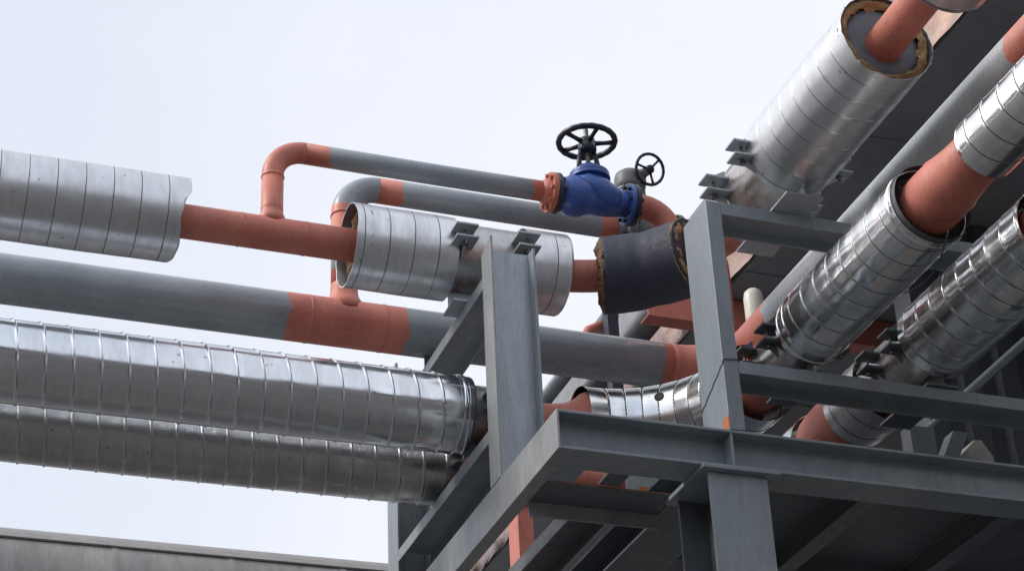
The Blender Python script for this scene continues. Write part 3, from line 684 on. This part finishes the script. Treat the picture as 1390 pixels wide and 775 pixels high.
# ------------------------------------------------------------------ pipe shoes (clamps under the pipes)
def shoe(label, c, axis, half, rs, foot_z, mat, plates, ear=.10, gap=.075, dark='galv', hw=.052):
    """two half shells bolted at ears, a foot under them. c = centre, half = half length along the pipe"""
    c = Vector(c); d = Vector((1, 0, 0)) if axis == 'X' else Vector((0, 1, 0)); s_ = Vector((0, 1, 0)) if axis == 'X' else Vector((1, 0, 0))
    t = thing('pipe_shoe', label, 'pipe clamp', (c.x, c.y, foot_z), 'clamped pipe shoes on the beams')
    m = MB(); m.lathe(c - d * half, d, [(0, rs - .006), (0, rs - .006), (0, rs), (0, rs), (half, rs + .0005), (2 * half, rs), (2 * half, rs), (2 * half, rs - .006)], 64, False)
    m.build('shell', mat, t)
    for q in plates:
        for side in (-1, 1):
            for k, dz in ((0, gap / 2), (1, -gap / 2)):
                p = c + d * q + s_ * side * (rs - .01) + Vector((0, 0, dz))
                e = p + s_ * side * (ear + .01)
                a = [min(v) for v in zip(p - d * hw, e + d * hw)]; b = [max(v) for v in zip(p - d * hw, e + d * hw)]
                a[2] = p.z - .006; b[2] = p.z + .006
                ep = MB().box(a, b)
                # gusset rib between ear and shell
                gz = -1 if k else 1
                g0 = p + s_ * side * .006 + Vector((0, 0, gz * .006)); g1 = e - s_ * side * .02 + Vector((0, 0, gz * .006)); g2 = p + s_ * side * -.0 + Vector((0, 0, gz * .075))
                th_ = d * .005
                ep.add([g0 - th_, g1 - th_, g2 - th_, g0 + th_, g1 + th_, g2 + th_], [(0, 1, 2), (5, 4, 3), (0, 3, 4, 1), (1, 4, 5, 2), (2, 5, 3, 0)], True)
                ep.build('ear_plate', dark, t, .0015)
            bp_ = c + d * q + s_ * side * (rs + ear * .5)
            MB().lathe(bp_ - Vector((0, 0, gap / 2 + .03)), (0, 0, 1), [(0, .015), (0, .015), (.016, .015), (.016, .015), (.016, .009), (gap + .044, .009), (gap + .044, .016), (gap + .058, .016), (gap + .058, .016)], 12).build('bolt', 'bolt', t)
    # foot: saddle web and base plate
    wb = MB()
    top = c.z - rs * .92
    if axis == 'X':
        wb.box((c.x - half * .95, c.y - .006, foot_z + .012), (c.x + half * .95, c.y + .006, top))
        wb.box((c.x - half * .95, c.y - rs * .45, foot_z), (c.x + half * .95, c.y + rs * .45, foot_z + .0115))
    else:
        wb.box((c.x - .006, c.y - half * .95, foot_z + .012), (c.x + .006, c.y + half * .95, top))
        wb.box((c.x - rs * .5, c.y - half * .95, foot_z), (c.x + rs * .5, c.y + half * .95, foot_z + .0115))
    wb.build('foot', dark, t, .001)
    return t
shoe('clamp with two pairs of bolted ears round the plain silver pipe behind the left post', (3.12, yS, zS), 'X', .21, .203, 6.787, 'shell', (-.185, .165), .12, hw=.062)
shoe('clamp with stepped grey ears on the plain silver pipe above the corner post', (xB1, 7.50, zb - .03), 'Y', .31, .208, 6.854, 'shell_y', (-.185, .15), .125, .08, hw=.052)
shoe('reddish clamp on the upper bright spiral pipe left of the I section post', (3.14, y1, z1), 'X', .15, .165, 5.907, 'shell_low', (-.03,), .10, .085, 'steel_dark')
shoe('reddish clamp on the lower dull spiral pipe left of the I section post', (3.17, y2, z2), 'X', .12, .16, 5.907, 'shell_low', (-.02,), .08, .085, 'steel_dark')
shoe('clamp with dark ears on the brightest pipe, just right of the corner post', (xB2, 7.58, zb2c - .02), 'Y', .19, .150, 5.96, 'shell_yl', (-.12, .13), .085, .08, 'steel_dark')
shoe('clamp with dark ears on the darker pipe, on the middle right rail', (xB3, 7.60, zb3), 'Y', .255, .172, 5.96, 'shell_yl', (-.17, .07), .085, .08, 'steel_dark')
# small saddles below the bare pipe
for lab, x, y, z in (('small grey saddle under the bare grey pipe on the upper channel', 3.09, yG, 6.787), ('small grey saddle under the bare grey pipe on the upper right rail', xG, 7.47, 6.854)):
    m = MB(); top = zG - .10
    m.box((x - .08, y - .08, z), (x + .08, y + .08, z + .010)); m.box((x - .075, y - .005, z + .010), (x + .075, y + .005, top)); m.box((x - .005, y - .075, z + .010), (x + .005, y - .0055, top)); m.box((x - .005, y + .0055, z + .010), (x + .005, y + .075, top))
    single(m.build('pipe_saddle', 'steel_dark'), lab, 'pipe saddle')
single(MB().box((3.26, 8.50, 5.985), (3.70, 8.95, 5.997)).build('cover_plate', 'galv', None, .002), 'added flat grey cover plate under the red sleeve, standing in for grey insulation', 'bracket')  # added plate hides the red sleeve and stands in for grey insulation
# flat wire looped over the bright pipe and the clip below the spiral ends
m = MB(); m.sweep([(xB2 + .02 + .2 * math.sin(a), 6.98 + .5 * (a - 1.6), zb2c - .2 * math.cos(a) * 1.02 - .012) for a in [i * .1 for i in range(-2, 16)]], .0035, 8)
single(m.build('wire', 'bolt'), 'thin loose wire hanging below the brightest pipe at right', 'wire')

# ------------------------------------------------------------------ things behind
# long foil-sided duct overhead
ang = R(50.45); zd = 8.6; xd = (zd - 1.6) / math.tan(ang)
t = thing('overhead_duct', 'huge dark flat duct overhead at right with a crumpled brown foil side', 'duct', (xd + 3, 12, zd))
MB().box((xd + .012, 2.0, zd), (xd + 8, 27, zd + .9)).build('duct_underside', 'soffit', t)
fm = MB(); NY, NZ = 420, 5; vs = []
for i in range(NY + 1):
    for k in range(NZ + 1):
        y = 2 + 25 * i / NY; z = zd - .01 + .30 * k / NZ
        e = noise.noise(Vector((y * 5, z * 9, 0))) * .03 + noise.noise(Vector((y * 14, z * 20, 3))) * .012
        vs.append((xd - .02 + e, y, z + (noise.noise(Vector((y * 4, 7, 1))) * .03 if k in (0, NZ) else 0)))
fm.add(vs, [(i * (NZ + 1) + k, (i + 1) * (NZ + 1) + k, (i + 1) * (NZ + 1) + k + 1, i * (NZ + 1) + k + 1) for i in range(NY) for k in range(NZ)])
fm.build('foil_side', 'foil', t)
sm = MB()
for y in (3.6, 5.35, 7.1, 8.85, 10.6, 12.4, 14.2): sm.box((xd + .03, y, zd - .012), (xd + 7.9, y + .03, zd - .001))
sm.build('panel_seam', 'soffit', t)
# two slim far pipes beside the duct
for lab, a, r_, zz, ya, yb_ in (('grey far pipe running away beside the foil side of the duct', 52.25, .10, 8.75, 10.9, 24), ('thinner grey far pipe running away left of the duct, seen under the bare grey pipe', 53.82, .062, 8.7, 11.6, 24)):
    x = (zz - 1.6) / math.tan(R(a))
    single(MB().sweep([(x, ya, zz), (x, (ya + yb_) / 2, zz), (x, yb_, zz)], r_, 32).build('far_pipe', 'valve_grey' if r_ > .08 else 'steel'), lab, 'pipe', 'slim far pipes beside the duct')
# red primer frame
t = thing('primer_post', 'thin red primed post seen below the frame between its joists', 'post', (4.59, 12.1, 0))
MB().box((4.53, 12.0, 0), (4.645, 12.20, 7.28)).build('post', 'primer', t, .003)
MB().box((4.50, 11.97, 7.281), (4.675, 12.23, 7.295)).build('top_plate', 'primer', t, .002)
single(MB().prism([(10.98, 8.585), (11.12, 8.585), (11.12, 8.577), (10.988, 8.577), (10.988, 8.37), (11.12, 8.37), (11.12, 8.362), (10.98, 8.362)], 'X', 5.20, 7.6).build('primer_beam', 'primer', None, .002), 'red primed channel beam under the duct, seen either side of the corner post', 'beam')
# white stub pipe and red bits below the black bend
single(MB().sweep([(5.62, 10.2, 7.6), (5.62, 10.2, 8.0), (5.62, 10.2, 8.12), (5.62, 10.2, 8.165), (5.62, 10.2, 8.185)], [.066, .068, .068, .06, .04], 28).build('plastic_pipe', 'white_pvc'), 'short off white plastic pipe stub in the dark gap right of the corner post', 'pipe')
single(MB().box((4.35, 9.78, 6.9), (4.425, 9.86, 8.0)).build('strut', 'rubber', None, .004), 'short black strut under the black wrapped bend', 'strut')
m = MB(); m.sweep([(4.2, 9.9, 7.38), (4.27, 9.9, 7.52), (4.36, 9.9, 7.57)], [.035, .035, .035], 16); 
single(m.build('red_bracket', 'primer'), 'small red bent bracket below the black wrapped bend', 'bracket')
# siding and brace at far right
wl = MB(); prof = []; x = 6.45; 
while x < 14: prof += [(x, 9.60), (x + .14, 9.60), (x + .165, 9.645), (x + .275, 9.645), (x + .30, 9.60)]; x += .30
prof = [prof[i] for i in range(len(prof)) if i == 0 or prof[i] != prof[i - 1]] + [(x, 9.8), (6.45, 9.8)]
wl.prism(prof, 'Z', 0, zd - .02)
t = thing('building_wall', 'dark ribbed metal wall behind the pipes at far right', 'wall', (10, 9.7, 0)); wl.build('siding', 'siding', t)
bpts = [(6.0, 9.0, 6.60), (6.367, 9.0, 6.927), (6.819, 9.0, 7.321), (7.3, 9.0, 7.74)]
single(MB().sweep(bpts, .03, 16).build('diagonal_brace', 'steel_dark'), 'thin dark round brace slanting in front of the ribbed wall', 'brace')
single(MB().box((5.50, 8.4, 5.5925), (5.66, 8.5, 6.305)).build('steel_stub', 'steel_dark', None, .006), 'short dark box stub with a bright edge between the two right rails', 'stub')
single(MB().prism([(5.62, 5.5925), (6.17, 5.5925), (6.17, 6.29), (6.11, 6.385), (6.06, 6.38), (5.74, 6.06)], 'Y', 8.62, 8.8).build('concrete_block', 'concrete', None, .004), 'pale wedge shaped concrete block between the two right rails', 'block')
single(MB().prism([(5.45, 5.5925), (5.56, 5.5925), (5.95, 6.36), (5.85, 6.36)], 'Y', 8.505, 8.60).build('steel_plate', 'steel_dark', None, .004), 'dark grey leaning plate beside the pale concrete wedge', 'plate')
# unseen halls added behind the camera: they shade the frame's near side and show in the bright metal
def hall(name, label, lo, hi, mat, face, bands):
    t = thing(name, label, 'building', ((lo[0] + hi[0]) / 2, (lo[1] + hi[1]) / 2, 0)); t['kind'] = 'structure'
    MB().box((lo[0], lo[1], 0), (hi[0], hi[1], hi[2])).build('wall', mat, t)
    MB().box((lo[0] - .3, lo[1] - .3, hi[2] + .002), (hi[0] + .3, hi[1] + .3, hi[2] + .4)).build('roof', 'siding', t)
    for z0, z1 in bands:
        if face == 'Y': MB().box((lo[0] + 2, hi[1] + .002, z0), (hi[0] - 2, hi[1] + .08, z1)).build('window', 'pane', t)
        else: MB().box((hi[0] + .002, lo[1] + 2, z0), (hi[0] + .08, hi[1] - 2, z1)).build('window', 'pane', t)
M['hall_siding'] = matte('grey_hall_siding', (.25, .24, .235), (.19, .185, .18), .6, scale=.6, stretch=(4, 4, .3))
M['pane'] = matte('window_glass', (.05, .06, .07), rough=.1)
M['brick'] = matte('brick_wall', (.36, .16, .09), (.26, .115, .07), .85, scale=2)
hall('unseen_factory_hall', 'long dark ribbed metal factory hall, unseen, added for shade and reflections', (-40, -48, 0), (45, -30, 12.5), 'hall_siding', 'Y', ((9, 11),))
hall('unseen_brick_hall', 'low brick hall with a window band, unseen, added for reflections', (-46, -24, 0), (-24, 12, 9.5), 'brick', 'X', ((5, 7),))
# far duct at the bottom left
t = thing('far_pipe', 'huge weathered grey pipe with a lengthwise lap near its top, crossing the bottom left corner', 'pipe', (4, 15, 6.3))
yd = 15.0; rp = .8; zp = 1.6 + yd * math.tan(R(23.05) - math.asin(rp / 16.2))
prof = []; x = -9.0
while x < 10: prof += [(x, rp), (x + .02, rp + .006), (x + .05, rp + .006), (x + .07, rp)]; x += .92
MB().lathe((0, yd, zp), (1, 0, 0), prof, 96).build('pipe_shell', 'duct', t)
lp = MB()
def lap(a0, a1, rr): return [(yd + math.sin(q) * rr, zp + math.cos(q) * rr) for q in [a0 + (a1 - a0) * i / 6 for i in range(7)]]
lp.prism(lap(R(-45), R(2), rp + .024) + lap(R(2), R(-45), rp + .0075), 'X', -9, 10)
lp.build('lap_strip', 'duct_strip', t)
# ------------------------------------------------------------------ light, sky, camera
W = bpy.data.worlds.new('World'); S.world = W; W.use_nodes = True
t = W.node_tree; bg = t.nodes['Background']
EL, ROT = R(42), R(-78)
sky = nn(t, 'ShaderNodeTexSky'); sky.sky_type = 'NISHITA'; sky.sun_disc = False; sky.sun_elevation = EL; sky.sun_rotation = ROT
sky.dust_density = 4.0; sky.air_density = 1.0; sky.ozone_density = 1.0
tc = nn(t, 'ShaderNodeTexCoord')
sp = nn(t, 'ShaderNodeSeparateXYZ'); t.links.new(tc.outputs['Generated'], sp.inputs[0])
hz = noise_tex(t, 2.6, 6, .55, tc.outputs['Generated'])
# thin high overcast: bluer towards the left, whiter to the right and low down
side = ramp(t, mathn(t, 'ADD', sp.outputs[0], mathn(t, 'MULTIPLY', hz, .5)), .05, .78, 0, 1)
veil = mixc(t, side, (5.2, 5.85, 7.0), (8.5, 8.55, 8.9))
low = ramp(t, sp.outputs[2], .0, .42, 1, 0)
veil = mixc(t, mathn(t, 'MULTIPLY', low, .5), veil, (7.7, 7.5, 7.95))
# brighter cloud round the hidden sun
dn = nn(t, 'ShaderNodeVectorMath'); dn.operation = 'DOT_PRODUCT'; t.links.new(tc.outputs['Generated'], dn.inputs[0])
dn.inputs[1].default_value = (math.sin(ROT) * math.cos(EL), math.cos(ROT) * math.cos(EL), math.sin(EL))
veil = mixc(t, mathn(t, 'POWER', ramp(t, dn.outputs['Value'], .6, 1.0, 0, 1), 1.3), veil, (16, 15.8, 15.6))
col = mixc(t, .9, sky.outputs[0], veil)
t.links.new(col, bg.inputs['Color']); bg.inputs['Strength'].default_value = .1

sd = bpy.data.lights.new('sun', 'SUN'); sd.energy = 1.5; sd.angle = R(18); sd.color = (1, .96, .9)
so = bpy.data.objects.new('sun', sd); C.objects.link(so)
# nishita: rotation 0 puts the sun at +Y, growing towards +X
sv = Vector((math.sin(ROT) * math.cos(EL), math.cos(ROT) * math.cos(EL), math.sin(EL)))
so.rotation_euler = sv.to_track_quat('Z', 'Y').to_euler(); so.location = sv * 50

cd = bpy.data.cameras.new('camera'); co = bpy.data.objects.new('camera', cd); C.objects.link(co); S.camera = co
F, PI_, RO, AZ = 2667.7, R(30.218), R(2.793), R(20.853)
cd.sensor_fit = 'HORIZONTAL'; cd.sensor_width = 36; cd.lens = 36 * F / 1390; cd.clip_end = 2000
right = Vector((math.cos(AZ), -math.sin(AZ), 0)); fwd = Vector((math.sin(AZ), math.cos(AZ), 0)); up = Vector((0, 0, 1))
f3 = fwd * math.cos(PI_) + up * math.sin(PI_); u3 = up * math.cos(PI_) - fwd * math.sin(PI_)
rx = right * math.cos(RO) - u3 * math.sin(RO); uu = u3 * math.cos(RO) + right * math.sin(RO)
co.matrix_world = Matrix(((rx.x, uu.x, -f3.x, 0), (rx.y, uu.y, -f3.y, 0), (rx.z, uu.z, -f3.z, 1.6), (0, 0, 0, 1)))

vs_ = S.view_settings; S.display_settings.display_device = 'sRGB'
vs_.view_transform = 'Standard'; vs_.look = 'None'; vs_.exposure = 0.38; vs_.gamma = 1.0; vs_.use_curve_mapping = False
S.render.engine = 'CYCLES'; S.render.resolution_x = 1024; S.render.resolution_y = 570
